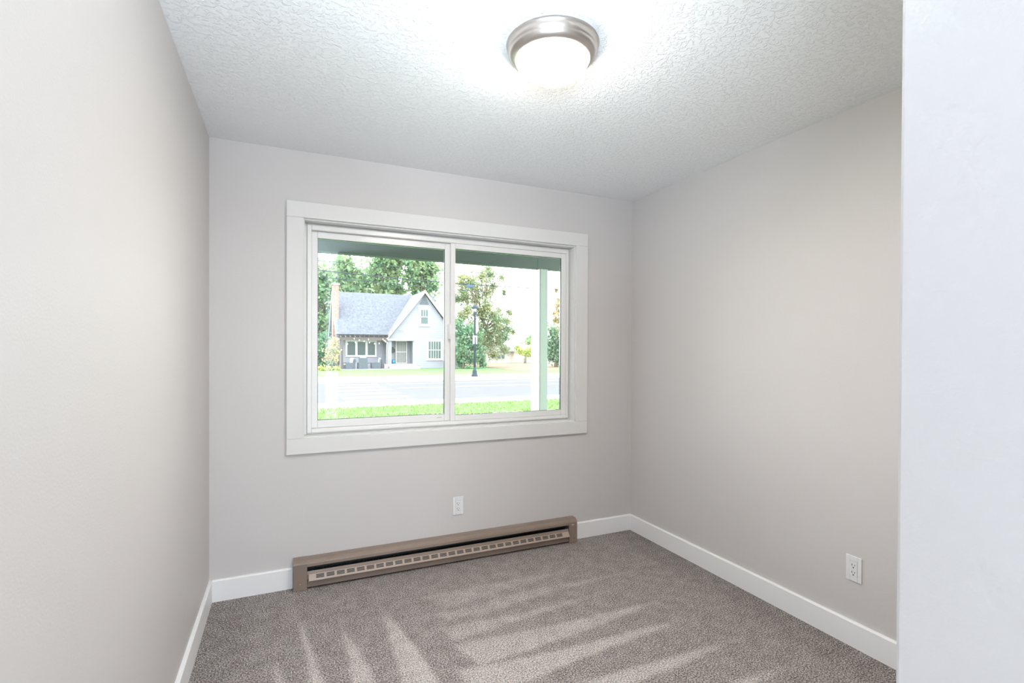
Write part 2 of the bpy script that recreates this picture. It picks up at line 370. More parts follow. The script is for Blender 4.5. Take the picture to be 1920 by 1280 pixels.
capp = [(-0.0004,0.001),(-0.0668,0.001),(-0.0668,0.143),(-0.0615,0.1530),(-0.0500,0.1615),(-0.034,0.1660),(-0.0004,0.1665)]
ecl = part('end_cap', MB().prism(capp, 'x', hx0, ci), M_bronze, ht, bevel=0.001)
ecr = part('end_cap', MB().prism(capp, 'x', co, hx1), M_bronze, ht, bevel=0.001)
sub('cap_cover', B((co+0.010,-0.0705,0.002),(hx1-0.002,-0.0667,0.118)), M_bronze, ecr, bevel=0.001)
sub('seam', B((hx0,-0.0673,0.1415),(ci,-0.0666,0.1428)), M_fins, ecl)
def screw(x, z, y, par):
    sub('screw', MB().prism([(x+0.0048*math.cos(a), z+0.0048*math.sin(a)) for a in [2*PI*k/14 for k in range(14)]], 'y', y-0.0028, y), M_brass, par, bevel=0.001)
screw(0.441, 0.036, -0.0668, ecl); screw(2.187, 0.036, -0.0705, ecr)
tp = MB().prism([(2.166+0.010*math.cos(a)+0.012, 0.126+0.0045*math.sin(a)) for a in [PI*k/10 for k in range(11)]], 'y', -0.0680, -0.0667)
sub('paint_chip', tp, mat('bare_metal', (0.75,0.68,0.62), 0.4), ecr)

# ------------------------------------------------------------------ ceiling light
lc = (1.252, -1.44, H)
cl = thing('ceiling_light', lc, 'round flush ceiling light with nickel rim and glowing dome', 'ceiling light')
rim = [(0.02,0),(0.166,0),(0.168,-0.004),(0.1665,-0.009),(0.163,-0.014),(0.1635,-0.018),(0.160,-0.029),(0.1575,-0.033),(0.1575,-0.036),(0.151,-0.047),(0.1415,-0.055),(0.1360,-0.058),(0.1325,-0.057),(0.1315,-0.048),(0.02,-0.046)]
part('metal_rim', MB().lathe(rim, lc, 96), M_nickel, cl)
dome = [(0.1312,-0.045)]+[(0.1312*math.cos(a), -0.056-0.066*math.sin(a)) for a in [PI/2*k/16 for k in range(17)]]
part('glass_dome', MB().lathe(dome, lc, 96), M_dome, cl)
bl_ = bpy.data.lights.new('lamp_downlight', 'AREA'); bl_.shape = 'DISK'; bl_.size = 0.16; bl_.energy = 9.5; bl_.color = (1.0, 0.92, 0.83)
bo = bpy.data.objects.new('lamp_downlight', bl_); COL.objects.link(bo); bo.location = (lc[0], lc[1], H-0.126)   # the bulbs' light leaving the dome downwards

# ================================================================== outdoors
ZG = -0.45
M_beam = mat('dark_beam_green', (0.020, 0.036, 0.027), 0.6, spec=0.2)  # beam green, set darker than the post
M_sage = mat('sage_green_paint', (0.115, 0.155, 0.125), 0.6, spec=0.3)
M_conc = mat('pale_concrete', (0.27, 0.27, 0.265), 0.9, spec=0.0, var=0.05, vscale=3)
M_asph = mat('grey_asphalt', (0.118, 0.123, 0.130), 0.9, spec=0.0, var=0.04, vscale=1.5)
M_paint = mat('white_road_paint', (0.35, 0.35, 0.35), 0.8, spec=0.0)
M_yel = mat('faded_yellow_road_paint', (0.20, 0.18, 0.14), 0.8, spec=0.0)
M_lawn = two_tone('lawn_grass', (0.095,0.205,0.06), (0.14,0.26,0.115), 2.2)
M_blade = two_tone('grass_blades', (0.125,0.215,0.055), (0.20,0.285,0.115), 6)
M_dry = two_tone('dry_grass', (0.17,0.135,0.095), (0.22,0.18,0.13), 0.8)

def ground(name, x0, x1, y0, y1, z, m_, label, cat):
    return struct(name, B((x0,y0,z-0.25),(x1,y1,z)), m_, label, cat)
ground('lawn_near', -25, 60, 2.4, 12.9, ZG, M_lawn, 'front lawn between the porch and the near sidewalk', 'lawn')
ground('sidewalk_near', -25, 60, 12.9, 14.55, ZG+0.0, M_conc, 'pale sidewalk along the near side of the road', 'sidewalk')
road = ground('road', -25, 60, 14.55, 25.2, ZG-0.06, M_asph, 'pale grey road with a crosswalk', 'road')
ground('sidewalk_far', -25, 60, 25.2, 30.6, ZG+0.02, M_conc, 'wide pale sidewalk across the road', 'sidewalk')
ground('lawn_far', -25, 60, 30.6, 75, ZG, M_lawn, 'lawn in front of the blue grey house', 'lawn')
ground('field', 18.6, 60, 35.5, 74, ZG+0.03, M_dry, 'patch of dry tan grass beyond the far lawn', 'field')
for k, yc in enumerate((15.15, 16.65, 18.35, 20.15, 22.05, 23.95)):
    part('crosswalk_stripe', B((2.25,yc-0.42,ZG-0.0605),(4.75,yc+0.42,ZG-0.054)), M_paint, road, 'white crosswalk stripe')
part('lane_line', B((5.2,20.7,ZG-0.0605),(60,20.86,ZG-0.054)), M_yel, road)
part('lane_line', B((5.2,21.0,ZG-0.0605),(60,21.16,ZG-0.054)), M_yel, road)
part('lane_line', B((5.2,23.7,ZG-0.0605),(60,23.86,ZG-0.054)), M_paint, road)

# grass blades on the strip of near lawn that shows above the sill
rng = np.random.default_rng(3)
nb = 52000
bx = rng.uniform(-5, 14, nb); by = rng.uniform(2.5, 12.95, nb); bh = rng.uniform(0.03, 0.10, nb); ba = rng.uniform(0, PI, nb)
gv = np.zeros((nb*3, 3)); w_ = 0.012
gv[0::3] = np.stack([bx-w_*np.cos(ba), by-w_*np.sin(ba), np.full(nb, ZG-0.005)], 1); gv[1::3] = np.stack([bx+w_*np.cos(ba), by+w_*np.sin(ba), np.full(nb, ZG-0.005)], 1)
gv[2::3] = np.stack([bx+rng.normal(0,0.03,nb), by+rng.normal(0,0.03,nb), ZG+bh], 1)
gb = MB(); gb.v = [tuple(v) for v in gv.tolist()]; gb.f = [(3*i, 3*i+1, 3*i+2) for i in range(nb)]; gb.sm = [False]*nb
tag(gb.build('grass', M_blade), 'bright green grass blades on the near lawn', 'grass', kind='stuff')

# porch of this house
por = thing('porch', (2.9, 1.9, -0.12), 'sage green porch beam and post outside the window', 'porch')
yb0, yb1, zb = 1.90, 1.99, 2.232
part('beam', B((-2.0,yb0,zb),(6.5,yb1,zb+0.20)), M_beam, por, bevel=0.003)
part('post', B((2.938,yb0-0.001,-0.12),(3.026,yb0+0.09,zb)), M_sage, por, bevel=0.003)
part('post_trim', B((2.926,yb0+0.02,-0.12),(2.937,yb0+0.21,zb)).box((2.937,yb0+0.10,-0.12),(3.02,yb0+0.21,zb)), mat('white_porch_trim', (0.5,0.5,0.51), 0.6), por, 'white trim board on the side of the post')
part('post_bracket', B((2.90,yb0-0.004,zb+0.0005),(3.04,yb0-0.0005,zb+0.11)), M_beam, por)
part('porch_ceiling', B((-2.0,0.145,zb+0.20),(6.5,2.45,zb+0.25)), mat('white_porch_ceiling', (0.75,0.75,0.74), 0.7), por)
struct('porch_slab', B((-2.0,0.141,-0.45),(6.5,2.38,-0.12)), mat('light_porch_concrete', (0.62,0.62,0.61), 0.9), 'concrete slab of the porch', 'slab')

# ---- the house across the road
def siding(name, col, pitch=0.115):
    M = bpy.data.materials.new(name); M.use_nodes = True; nt = M.node_tree; p = nt.nodes['Principled BSDF']; L = nt.links.new
    p.inputs['Roughness'].default_value = 0.6; p.inputs['Specular IOR Level'].default_value = 0.3
    p.inputs['Base Color'].default_value = (*col, 1)
    tc = nt.nodes.new('ShaderNodeTexCoord'); sp = nt.nodes.new('ShaderNodeSeparateXYZ'); d = nt.nodes.new('ShaderNodeMath'); d.operation = 'DIVIDE'; d.inputs[1].default_value = pitch
    f = nt.nodes.new('ShaderNodeMath'); f.operation = 'FRACT'; iv = nt.nodes.new('ShaderNodeMath'); iv.operation = 'SUBTRACT'; iv.inputs[0].default_value = 1.0
    b = nt.nodes.new('ShaderNodeBump'); b.inputs['Strength'].default_value = 1.0; b.inputs['Distance'].default_value = 0.07
    L(tc.outputs['Object'], sp.inputs[0]); L(sp.outputs['Z'], d.inputs[0]); L(d.outputs[0], f.inputs[0]); L(f.outputs[0], iv.inputs[1]); L(iv.outputs[0], b.inputs['Height']); L(b.outputs['Normal'], p.inputs['Normal'])
    return M
M_sid = siding('blue_grey_siding', (0.208, 0.224, 0.262), 0.19)
M_hw = mat('white_house_trim', (0.46, 0.46, 0.455), 0.5)
M_roof = two_tone('grey_shingles', (0.088,0.100,0.125), (0.132,0.147,0.175), 5.0)
M_roof2 = two_tone('pale_and_lit_shingles', (0.14,0.145,0.15), (0.18,0.18,0.185), 5.0)  # pale far roof; on the gable slopes the paleness stands in for light
M_brick = two_tone('faded_red_brick', (0.22,0.12,0.10), (0.32,0.20,0.175), 9.0)
M_hg = mat('house_window_glass', (0.045, 0.075, 0.078), 0.25, spec=0.25)
M_hglight = mat('pale_window_blind', (0.085, 0.12, 0.122), 0.4, spec=0.1)
M_dwood = mat('dark_stained_timber', (0.045, 0.046, 0.052), 0.8, spec=0.1, var=0.15, vscale=5)
M_rwood = mat('weathered_reddish_timber', (0.115, 0.098, 0.098), 0.8, spec=0.1)
Yg, Ym = 43.7, 45.2
hs = thing('house', (9.8, Yg, ZG), 'blue grey gabled house across the road with white trim', 'house')
wl = MB()
ax, az = 12.2, 6.62
wl.prism([(8.81,ZG),(9.17,ZG),(9.17,2.19),(8.81,2.19)], 'y', Yg, Yg+0.36)
wl.box((11.13,Yg,ZG),(15.60,Yg+0.2,2.19))
wl.prism([(8.81,2.19),(15.60,2.19),(ax,az)], 'y', Yg, Yg+0.2)
wl.box((9.17,Yg+1.2,ZG),(11.13,Yg+1.4,2.3)).box((8.81,Yg+0.36,ZG),(9.0,Yg+1.5,2.19)).box((11.13,Yg+0.2,ZG),(11.3,Yg+1.4,2.3)).box((9.17,Yg,2.17),(11.13,Yg+1.3,2.32))
wl.box((4.75,Ym,ZG),(8.81,Ym+0.2,2.75)).box((14.3,Ym,ZG),(14.5,53.2,2.6)).box((4.75,Ym+0.2,ZG),(4.95,53.2,2.6))
wl.prism([(Ym,2.6),(53.2,2.6),(49.2,6.75)], 'x', 4.75, 4.95)
part('wall', wl, M_sid, hs)
rf = MB(); 
rf.prism([(44.75,2.52),(49.2,6.85),(53.75,2.52),(53.75,2.66),(49.2,7.0),(44.75,2.66)], 'x', 4.42, 14.65)
part('roof', rf, M_roof, hs)
gr_ = MB(); gr_.prism([(8.50,2.05),(ax,az+0.10),(15.9,2.05),(15.9,2.20),(ax,az+0.28),(8.50,2.20)], 'y', Yg-0.30, 49.0)
part('gable_roof', gr_, M_roof2, hs, 'grey gable roof slopes, coloured paler as if lit')
rk = MB(); rk.prism([(8.50,1.95),(8.50,2.24),(ax,az+0.32),(15.9,2.24),(15.9,1.95),(ax,az+0.02)], 'y', Yg-0.36, Yg-0.301)
part('rake_board', rk, M_hw, hs, 'white rake boards of the gable')
rk2 = MB(); rk2.prism([(44.75,2.45),(49.2,6.78),(53.75,2.45),(53.75,2.68),(49.2,7.02),(44.75,2.68)], 'x', 4.36, 4.419)
part('rake_board', rk2, M_hw, hs, 'white rake boards at the left end')
part('entry_beam', B((8.70,Yg-0.12,2.13),(11.25,Yg-0.005,2.30)), M_hw, hs, 'white beam over the entry')
part('downspout', MB().tube([(8.74,Yg-0.1,2.0),(8.72,Yg-0.05,1.75),(8.74,Yg+0.02,-0.4)], 0.045), M_hw, hs)
part('gutter', B((4.5,44.62,2.38),(8.70,44.74,2.50)), M_hw, hs)
vt = MB()
for k in range(6):
    z = 5.60+0.15*k; hw = (az-0.12-z)*3.45/4.5*0.62; 
    if hw > 0.04: vt.box((ax-hw,Yg-0.05,z),(ax+hw,Yg-0.005,z+0.075))
part('gable_vent', vt, mat('vent_slats', (0.06,0.08,0.10), 0.7, spec=0.05), hs, 'dark slatted triangular vent')
def hwin(x0, x1, z0, z1, gx, fy, trim, nv=0, nh=0, glass=M_hg, half=False):
    """house window: casing frame (part), pane and muntins (sub-parts); gx = list of (x0, x1) lights"""
    f = MB(); f.box((x0,fy-0.06,z0),(x1,fy-0.005,z0+trim)); f.box((x0,fy-0.06,z1-trim),(x1,fy-0.005,z1))
    es = [x0]+[v for g in gx for v in g]+[x1]
    for i in range(0, len(es), 2): f.box((es[i],fy-0.06,z0+trim),(es[i+1],fy-0.005,z1-trim))
    o = part('window', f, M_hw, hs)
    for g in gx: sub('pane', B((g[0],fy-0.03,z0+trim),(g[1],fy-0.006,z1-trim)), glass, o)
    mu = MB(); zm = (z0+z1)/2
    for g in gx:
        if nh: mu.box((g[0],fy-0.05,zm-0.035),(g[1],fy-0.031,zm+0.035))
        for k in range(nv):
            x = g[0]+(g[1]-g[0])*(k+1)/(nv+1); mu.box((x-0.02,fy-0.045,zm if half else z0+trim),(x+0.02,fy-0.031,z1-trim))
    if nh or nv: sub('muntin', mu, M_hw, o)
    return o
hwin(5.27, 8.05, 0.61, 2.19, [(5.42,6.12),(6.32,7.03),(7.23,7.90)], Ym, 0.17)
hwin(11.65, 12.78, 3.50, 5.32, [(11.89,12.54)], Yg, 0.25, 2, 1, M_hglight, True)
hwin(12.42, 14.02, 0.30, 2.28, [(12.62,13.82)], Yg, 0.19, 4, 1, M_hglight)
dr = part('front_door', B((9.82,Yg+1.14,0.0),(10.74,Yg+1.195,2.12)), mat('pale_door', (0.15,0.17,0.165), 0.6, spec=0.1), hs)
sdm = MB(); ring(sdm, 9.74, 10.82, 0.0, 2.17, 9.83, 10.73, 0.06, 2.08, Yg+1.04, Yg+1.10)
for k in range(6): sdm.box((9.83+0.9*(k+1)/7-0.016, Yg+1.06, 0.06),(9.83+0.9*(k+1)/7+0.016, Yg+1.08, 2.08))
sdm.box((9.83,Yg+1.055,1.05),(10.73,Yg+1.085,1.13))
sub('security_grille', sdm, M_hw, dr)
part('entry_slab', B((8.35,Yg-0.9,ZG-0.1),(11.30,Yg+1.19,-0.005)), M_conc, hs, 'white concrete entry slab')
part('entry_step', B((8.7,Yg-1.5,ZG-0.1),(11.5,Yg-0.9,-0.22)), M_conc, hs)
part('patio_slab', B((4.55,41.6,ZG-0.1),(8.7,Ym-0.01,ZG+0.05)), M_conc, hs)
ch = part('chimney', MB().box((4.22,46.25,ZG),(4.78,47.15,7.30)).box((4.05,46.2,ZG),(4.80,47.2,1.0)), M_brick, hs, 'faded red brick chimney at the left end')
sub('chimney_cap', B((4.15,46.18,7.30),(4.85,47.22,7.45)), M_conc, ch)
ch2 = part('chimney', B((15.72,48.4,ZG),(16.55,49.2,7.85)), M_brick, hs, 'faded red brick chimney at the right end')
sub('chimney_cap', B((15.66,48.34,7.85),(16.61,49.26,8.0)), M_conc, ch2)
ge = MB().box((16.55,47.5,ZG),(17.6,48.2,3.1)); part('side_wing', ge, M_dwood, hs, 'dark weathered side wing')
def text_part(txt, size, loc, mat_, parent):
    cu = bpy.data.curves.new('digits', 'FONT'); cu.body = txt; cu.size = size; cu.extrude = 0.01; cu.align_x = 'CENTER'
    to = bpy.data.objects.new('tmp', cu); COL.objects.link(to); bpy.context.view_layer.update()
    me = bpy.data.meshes.new_from_object(to.evaluated_get(bpy.context.evaluated_depsgraph_get()))
    bpy.data.objects.remove(to, do_unlink=True)
    me.transform(Matrix.Translation(Vector(loc)) @ Matrix.Rotation(PI/2, 4, 'X')); me.materials.clear(); me.materials.append(mat_)
    o = bpy.data.objects.new('house_number', me); COL.objects.link(o); o.parent = parent; o.matrix_parent_inverse = Matrix.Translation(-Vector(parent.location)); return o
text_part('305', 0.36, (9.98, Yg-0.012, 2.88), mat('grey_teal_numerals', (0.20,0.26,0.28), 0.5), hs)

mb_ = thing('mailbox', (9.50, Yg+1.19, 1.22), 'round dark mailbox on the recessed entry wall', 'mailbox')
part('body', MB().prism([(9.50+0.19*math.cos(a), 1.22+0.22*math.sin(a)) for a in [2*PI*k/20 for k in range(20)]], 'y', Yg+1.02, Yg+1.19), M_slot, mb_)
part('backplate', B((9.42,Yg+1.17,1.3),(9.58,Yg+1.198,1.56)), M_slot, mb_)
bt = thing('blue_tub', (9.50, Yg+0.95, -0.005), 'bright blue tub on the entry slab left of the door', 'tub')
part('tub_body', MB().lathe([(0.01,0),(0.15,0),(0.19,0.33),(0.17,0.33),(0.13,0.02),(0.01,0.02)], (9.50,Yg+0.95,-0.005), 20), mat('blue_plastic', (0.03,0.26,0.48), 0.4), bt)
part('rim', MB().lathe([(0.185,0.32),(0.21,0.32),(0.21,0.35),(0.185,0.35)], (9.50,Yg+0.95,-0.005), 20), mat('blue_plastic_rim', (0.04,0.30,0.52), 0.4), bt)

# pergola with string lights
pg = thing('pergola', (6.5, 42.7, ZG+0.05), 'dark timber pergola over the patio of the house', 'pergola')
part('front_beam', B((4.30,42.62,2.12),(8.60,42.78,2.40)), M_rwood, pg, 'weathered front beam')
part('wall_beam', B((4.76,Ym-0.09,2.20),(8.68,Ym-0.01,2.40)), M_dwood, pg)
for k in range(11):
    x = 4.45+0.41*k
    part('rafter', B((x,42.3,2.401),(x+0.07,Ym-0.07,2.60)), M_dwood, pg)
pl_ = MB()
for k in range(5): pl_.box((4.3,42.40+0.5*k,2.601),(8.65,42.45+0.5*k,2.64))
part('purlins', pl_, M_dwood, pg)
for (x, y) in ((4.66,42.62),(4.40,44.4)):
    part('post', B((x,y,ZG+0.05),(x+0.15,y+0.15,2.12 if y < 43 else 2.40)), M_rwood, pg)
sl = thing('string_lights', (6.5, 42.55, 2.3), 'sagging string of white bulbs hung under the pergola', 'string lights')
M_cord = mat('dark_cord', (0.08,0.08,0.08), 0.7); M_bulb = mat('white_bulb', (0.85,0.83,0.78), 0.2)
pts = [(4.45,2.20),(5.15,1.78),(5.72,2.24),(5.82,1.92),(6.15,2.12),(6.55,2.02),(6.92,2.2),(7.0,1.92),(7.45,1.83),(7.85,1.86),(8.18,2.22),(8.30,2.10),(8.45,2.0),(8.55,2.3),(8.65,2.45)]
part('cord', MB().tube([(x,42.54,z+0.06) for x, z in pts], 0.012, 5), M_cord, sl)
for x, z in pts[:-1]:
    part('bulb', MB().lathe([(0.001,-0.07),(0.035,-0.055),(0.05,-0.02),(0.035,0.03),(0.02,0.06),(0.001,0.06)], (x,42.54,z), 10), M_bulb, sl)

# patio furniture
M_wick = mat('grey_wicker', (0.085,0.105,0.125), 0.8, spec=0.1, var=0.2, vscale=14); M_cush = mat('cream_cushion', (0.36,0.35,0.33), 0.8)
ZP = ZG+0.05
def armchair(x, y, rz, label, back_h, cushion):
    o = thing('patio_armchair', (x, y, ZP), label, 'armchair', 'wicker armchairs on the patio')
    c, s = math.cos(rz), math.sin(rz)
    def X(mb):
        mb.v = [(x+a*c-b*s, y+a*s+b*c, ZP+z) for a, b, z in mb.v]; return mb
    part('seat_base', X(B((-0.38,-0.36,0.0),(0.38,0.36,0.34))), M_wick, o, bevel=0.02)
    part('backrest', X(MB().prism([(0.26,0.0),(0.40,0.0),(0.48,back_h),(0.36,back_h)], 'x', -0.38, 0.38)), M_wick, o, bevel=0.02)
    for sx in (-1, 1):
        part('armrest', X(B((sx*0.27,-0.38,0.0),(sx*0.40,0.36,0.56))), M_wick, o, bevel=0.02)
    if cushion:
        part('seat_cushion', X(B((-0.26,-0.38,0.341),(0.26,0.24,0.46))), M_cush, o, bevel=0.04)
        part('back_cushion', X(MB().prism([(0.14,0.44),(0.27,0.42),(0.37,back_h+0.10),(0.24,back_h+0.12)], 'x', -0.26, 0.26)), M_cush, o, bevel=0.03)
    return o
armchair(5.30, 42.9, -PI/2+0.25, 'left wicker patio armchair with cream cushion, beside the post', 0.86, True)
armchair(6.45, 42.75, PI, 'wicker patio armchair seen from behind, in front of the triple window', 0.98, True)
armchair(7.70, 43.0, PI/2-0.35+PI, 'right wicker patio armchair with tall cream back cushion', 0.86, True)
tb = thing('side_table', (7.08, 43.3, ZP), 'small dark patio table between two wicker armchairs', 'table')
part('table_top', B((6.82,43.05,ZP+0.46),(7.34,43.55,ZP+0.52)), M_wick, tb)
for a in (-1, 1):
    for b in (-1, 1): part('leg', B((7.08+a*0.2-0.03,43.3+b*0.2-0.03,ZP),(7.08+a*0.2+0.03,43.3+b*0.2+0.03,ZP+0.46)), M_wick, tb)
tag(MB().prism([(5.62,0.20),(6.02,0.20),(6.02,0.44),(5.62,0.44)], 'y', 43.45, 43.6).build('throw_pillow', mat('slate_pillow', (0.13,0.18,0.24), 0.8), None, bevel=0.04), 'dark slate throw pillow leaning beside the left patio armchair', 'pillow')

# ---- vegetation
def leaf_mesh(blobs, n, size, seed, hollow=0.35):
    r = np.random.default_rng(seed); vol = np.array([b[3]*b[5] for b in blobs])**0.65; vol = vol/vol.sum()
    cnt = r.multinomial(n, vol); V = []; 
    for b, k in zip(blobs, cnt):
        d = r.normal(size=(k,3)); d /= np.linalg.norm(d, axis=1)[:, None]
        rad = np.abs(r.normal(0, 0.62, k))*(0.85+0.45*np.sin(6*d[:,0]+seed)*np.cos(5*d[:,2]+3*d[:,1]))+0.12*r.random(k)
        c = np.array(b[:3])+d*rad[:, None]*np.array(b[3:6])
        a = r.normal(size=(k,3)); a /= np.linalg.norm(a, axis=1)[:, None]; q = np.cross(a, r.normal(size=(k,3))); q /= np.linalg.norm(q, axis=1)[:, None]
        s_ = (size*(0.6+0.8*r.random(k)))[:, None]
        V.append(np.stack([c-a*s_, c-q*s_*0.55, c+a*s_, c+q*s_*0.55], 1).reshape(-1,3))
    V = np.concatenate(V); mb = MB(); mb.v = [tuple(v) for v in V.tolist()]; N = len(V)//4
    mb.f = [(4*i,4*i+1,4*i+2,4*i+3) for i in range(N)]; mb.sm = [False]*N
    return mb
M_bark = mat('grey_brown_bark', (0.17,0.145,0.12), 0.9, var=0.2, vscale=6)
def leafm(name, a, b, sc=0.8):
    M = two_tone(name, a, b, sc, 0.6, 0.38, 0.62); nt = M.node_tree; p = nt.nodes['Principled BSDF']; out = nt.nodes['Material Output']
    tr = nt.nodes.new('ShaderNodeBsdfTranslucent'); mx = nt.nodes.new('ShaderNodeMixShader'); mx.inputs[0].default_value = 0.35
    src = [l.from_socket for l in nt.links if l.to_socket == p.inputs['Base Color']][0]
    nt.links.new(src, tr.inputs['Color']); nt.links.new(p.outputs[0], mx.inputs[1]); nt.links.new(tr.outputs[0], mx.inputs[2]); nt.links.new(mx.outputs[0], out.inputs[0])
    return M
ML_a = leafm('mid_green_leaves', (0.136,0.258,0.150), (0.272,0.367,0.190))
ML_b = leafm('autumn_green_leaves', (0.16,0.245,0.14), (0.31,0.32,0.17), 0.6)
ML_c = leafm('dark_blue_green_leaves', (0.105,0.215,0.135), (0.20,0.315,0.19))
ML_o = leafm('pale_orange_leaves', (0.36,0.36,0.20), (0.55,0.40,0.25), 1.2)
ML_t = leafm('rusty_leaves', (0.30,0.28,0.14), (0.50,0.36,0.20), 0.9)
ML_y = leafm('yellow_green_leaves', (0.30,0.40,0.10), (0.48,0.52,0.18), 1.5)
def blob(px, py, Y, r, dy=None, ry=1.0):
    c = at(px, py, Y); s = (c-CAM).dot(fwd)/FPX*r
    return (c.x, c.y+(dy or 0), c.z, s, s, s*ry)
def tree(name, label, cat, base, blobs, n, size, m_, seed, trunk_r, group=None, branch=True):
    Y = base[1]; b0 = Vector((at(base[0], 690, Y).x, Y, ZG-0.02))
    o = thing(name, b0, label, cat, group)
    tk = MB(); top = max(b[2] for b in blobs); cx = sum(b[0] for b in blobs)/len(blobs)
    mid = Vector((b0.x*0.6+cx*0.4, Y, (top+ZG)*0.45)); end = Vector((cx, Y, top-0.15*(top-ZG)))
    tk.tube([b0, b0*0.5+mid*0.5, mid, end], [trunk_r, trunk_r*0.8, trunk_r*0.6, trunk_r*0.15], 7)
    if branch:
        for b in blobs:
            st = b0.lerp(mid, 0.75) if b[2] < mid.z*1.4 else mid
            bc = Vector(b[:3]); tk.tube([st, st.lerp(bc, 0.5)+Vector((0,0,0.15*(bc-st).length)), bc+Vector((0,0,b[5]*0.4))], [trunk_r*0.35, trunk_r*0.22, trunk_r*0.07], 5)
    part('trunk', tk, M_bark, o)
    part('foliage', leaf_mesh(blobs, n, size, seed), m_, o)
    return o
G1 = 'tall trees behind the house'
def bl(lst, Y, sp=1.2, k=1.35): return [blob(x, y, Y+((i*37) % 5-2)*0.5*sp, r*k) for i, (x, y, r) in enumerate(lst)]
tree('tall_tree', 'tall green tree left of the brick chimney', 'tree', (604,58), bl([(600,512,20),(612,545,20),(598,580,24),(618,600,15),(606,622,18),(588,540,22),(575,600,25)], 58), 7500, 0.26, ML_a, 1, 0.35, G1)
tree('tall_tree', 'tall green tree behind the roof just right of the brick chimney', 'tree', (655,60), bl([(645,494,17),(662,518,17),(636,518,16),(655,545,20),(682,535,15),(640,560,22),(690,560,18)], 60), 7500, 0.26, ML_a, 2, 0.35, G1)
tree('tall_tree', 'tall green tree behind the middle of the main roof', 'tree', (718,61), bl([(712,492,18),(735,512,20),(702,518,16),(722,537,18),(746,545,13),(730,482,16),(742,488,15),(715,565,20)], 61), 7500, 0.26, ML_a, 3, 0.35, G1)
tree('tall_tree', 'tall green tree behind the peak of the white-edged gable', 'tree', (790,60), bl([(790,493,20),(775,517,18),(800,520,17),(812,503,13),(785,540,16),(812,535,12),(770,486,15),(795,560,18)], 60), 7500, 0.26, ML_a, 4, 0.35, G1)
tree('shade_tree', 'loose autumn tinted tree behind the street lamp', 'tree', (903,44), bl([(880,525,13),(903,518,12),(924,537,11),(868,548,12),(893,560,13),(915,575,12),(946,548,5),(950,602,10),(930,613,13),(902,612,15),(946,632,9),(915,640,16),(962,622,6),(926,665,10),(900,655,14),(878,583,13),(862,600,9),(935,582,5),(890,640,14),(945,655,8),(935,640,12),(865,520,8),(915,505,9),(940,520,6),(858,560,9),(925,590,10),(955,585,6),(890,540,16),(905,585,15),(932,600,13),(885,615,15),(918,630,14),(872,560,13),(950,618,11),(912,548,13),(868,590,12),(938,628,12),(900,640,14),(866,530,12),(920,515,10)], 44, 0.9, 1.75), 21000, 0.11, ML_b, 5, 0.22)
tree('evergreen_shrub', 'dense blue green shrub left of the street lamp', 'shrub', (868,41.5), bl([(864,625,14),(868,650,15),(864,676,13),(884,672,11),(878,642,12),(856,660,12),(905,680,7),(892,650,12),(900,668,10),(858,610,10),(880,618,11),(895,628,10)], 41.5, 0.4), 7000, 0.13, ML_c, 6, 0.12)
tree('tall_tree', 'dense dark green tree seen just right of the porch post', 'tree', (1042,43), bl([(1038,622,15),(1048,642,17),(1034,648,15),(1062,640,20),(1042,664,12),(1060,668,14),(1024,655,12),(1036,670,9),(1050,674,10),(1066,676,10)], 43, 0.4), 5200, 0.16, ML_c, 7, 0.2)
tree('rusty_tree', 'rusty leaved tree above the dark tree right of the post', 'tree', (1070,39), bl([(1050,562,8),(1047,583,9),(1056,602,10),(1043,545,5),(1040,600,8),(1068,570,14),(1070,600,14),(1052,618,7),(1046,573,8),(1058,590,9),(1038,588,6),(1048,600,8)], 39, 0.5), 2400, 0.11, ML_t, 8, 0.14)
tree('hedge_shrub', 'tall green hedge left of the brick chimney base', 'hedge', (607,45.8), bl([(604,648,14),(615,660,13),(600,675,13),(616,680,11),(590,655,14),(606,636,10),(580,670,16)], 45.8, 0.3), 4200, 0.14, ML_c, 9, 0.08)
tree('small_tree', 'little pale orange tree beside the pergola post', 'tree', (624,41.4), bl([(625,648,9),(620,662,9),(630,660,7),(627,637,6),(616,671,6),(631,672,5),(625,670,7)], 41.4, 0.2), 1500, 0.10, ML_o, 10, 0.04)
for i, (px, r) in enumerate(((602,6.5),(616,5.5),(631,6))):
    tree('low_shrub', ('leftmost of the three low yellow green shrubs below the hedge', 'middle one of the three low yellow green shrubs below the hedge', 'low yellow green shrub at the foot of the pergola post')[i], 'shrub',
         (px,40.8+0.1*i), bl([(px-3,692,r*0.7),(px+3,692.5,r*0.7),(px,690,r*0.6)], 40.8+0.1*i, 0.1), 500, 0.08, ML_y, 20+i, 0.03, 'low shrubs at the edge of the far lawn')

# ---- houses, fence beyond the field
M_beige = mat('beige_stucco', (0.46,0.42,0.40), 0.8, spec=0.05)
fh = thing('far_house', (26, 58, ZG), 'beige house with pale roof behind the autumn tinted tree', 'house')
part('wall', MB().box((22.5,58,ZG),(28.0,66,1.15)), M_beige, fh)
part('roof', MB().add([(22.0,57.5,1.12),(28.55,57.5,1.12),(28.55,66.5,1.12),(22.0,66.5,1.12),(25.9,60.5,2.85),(25.9,63.5,2.85)], [(0,1,4),(1,2,5,4),(2,3,5),(3,0,4,5),(3,2,1,0)]), M_roof2, fh)
wf = part('window', MB().box((25.5,57.93,0.02),(26.72,57.995,0.10)).box((25.5,57.93,0.70),(26.72,57.995,0.80)).box((25.5,57.93,0.1),(25.6,57.995,0.7)).box((26.62,57.93,0.1),(26.72,57.995,0.7)).box((26.08,57.93,0.1),(26.14,57.995,0.7)), M_hw, fh)
sub('pane', B((25.6,57.96,0.10),(26.62,57.994,0.70)), M_hglight, wf)
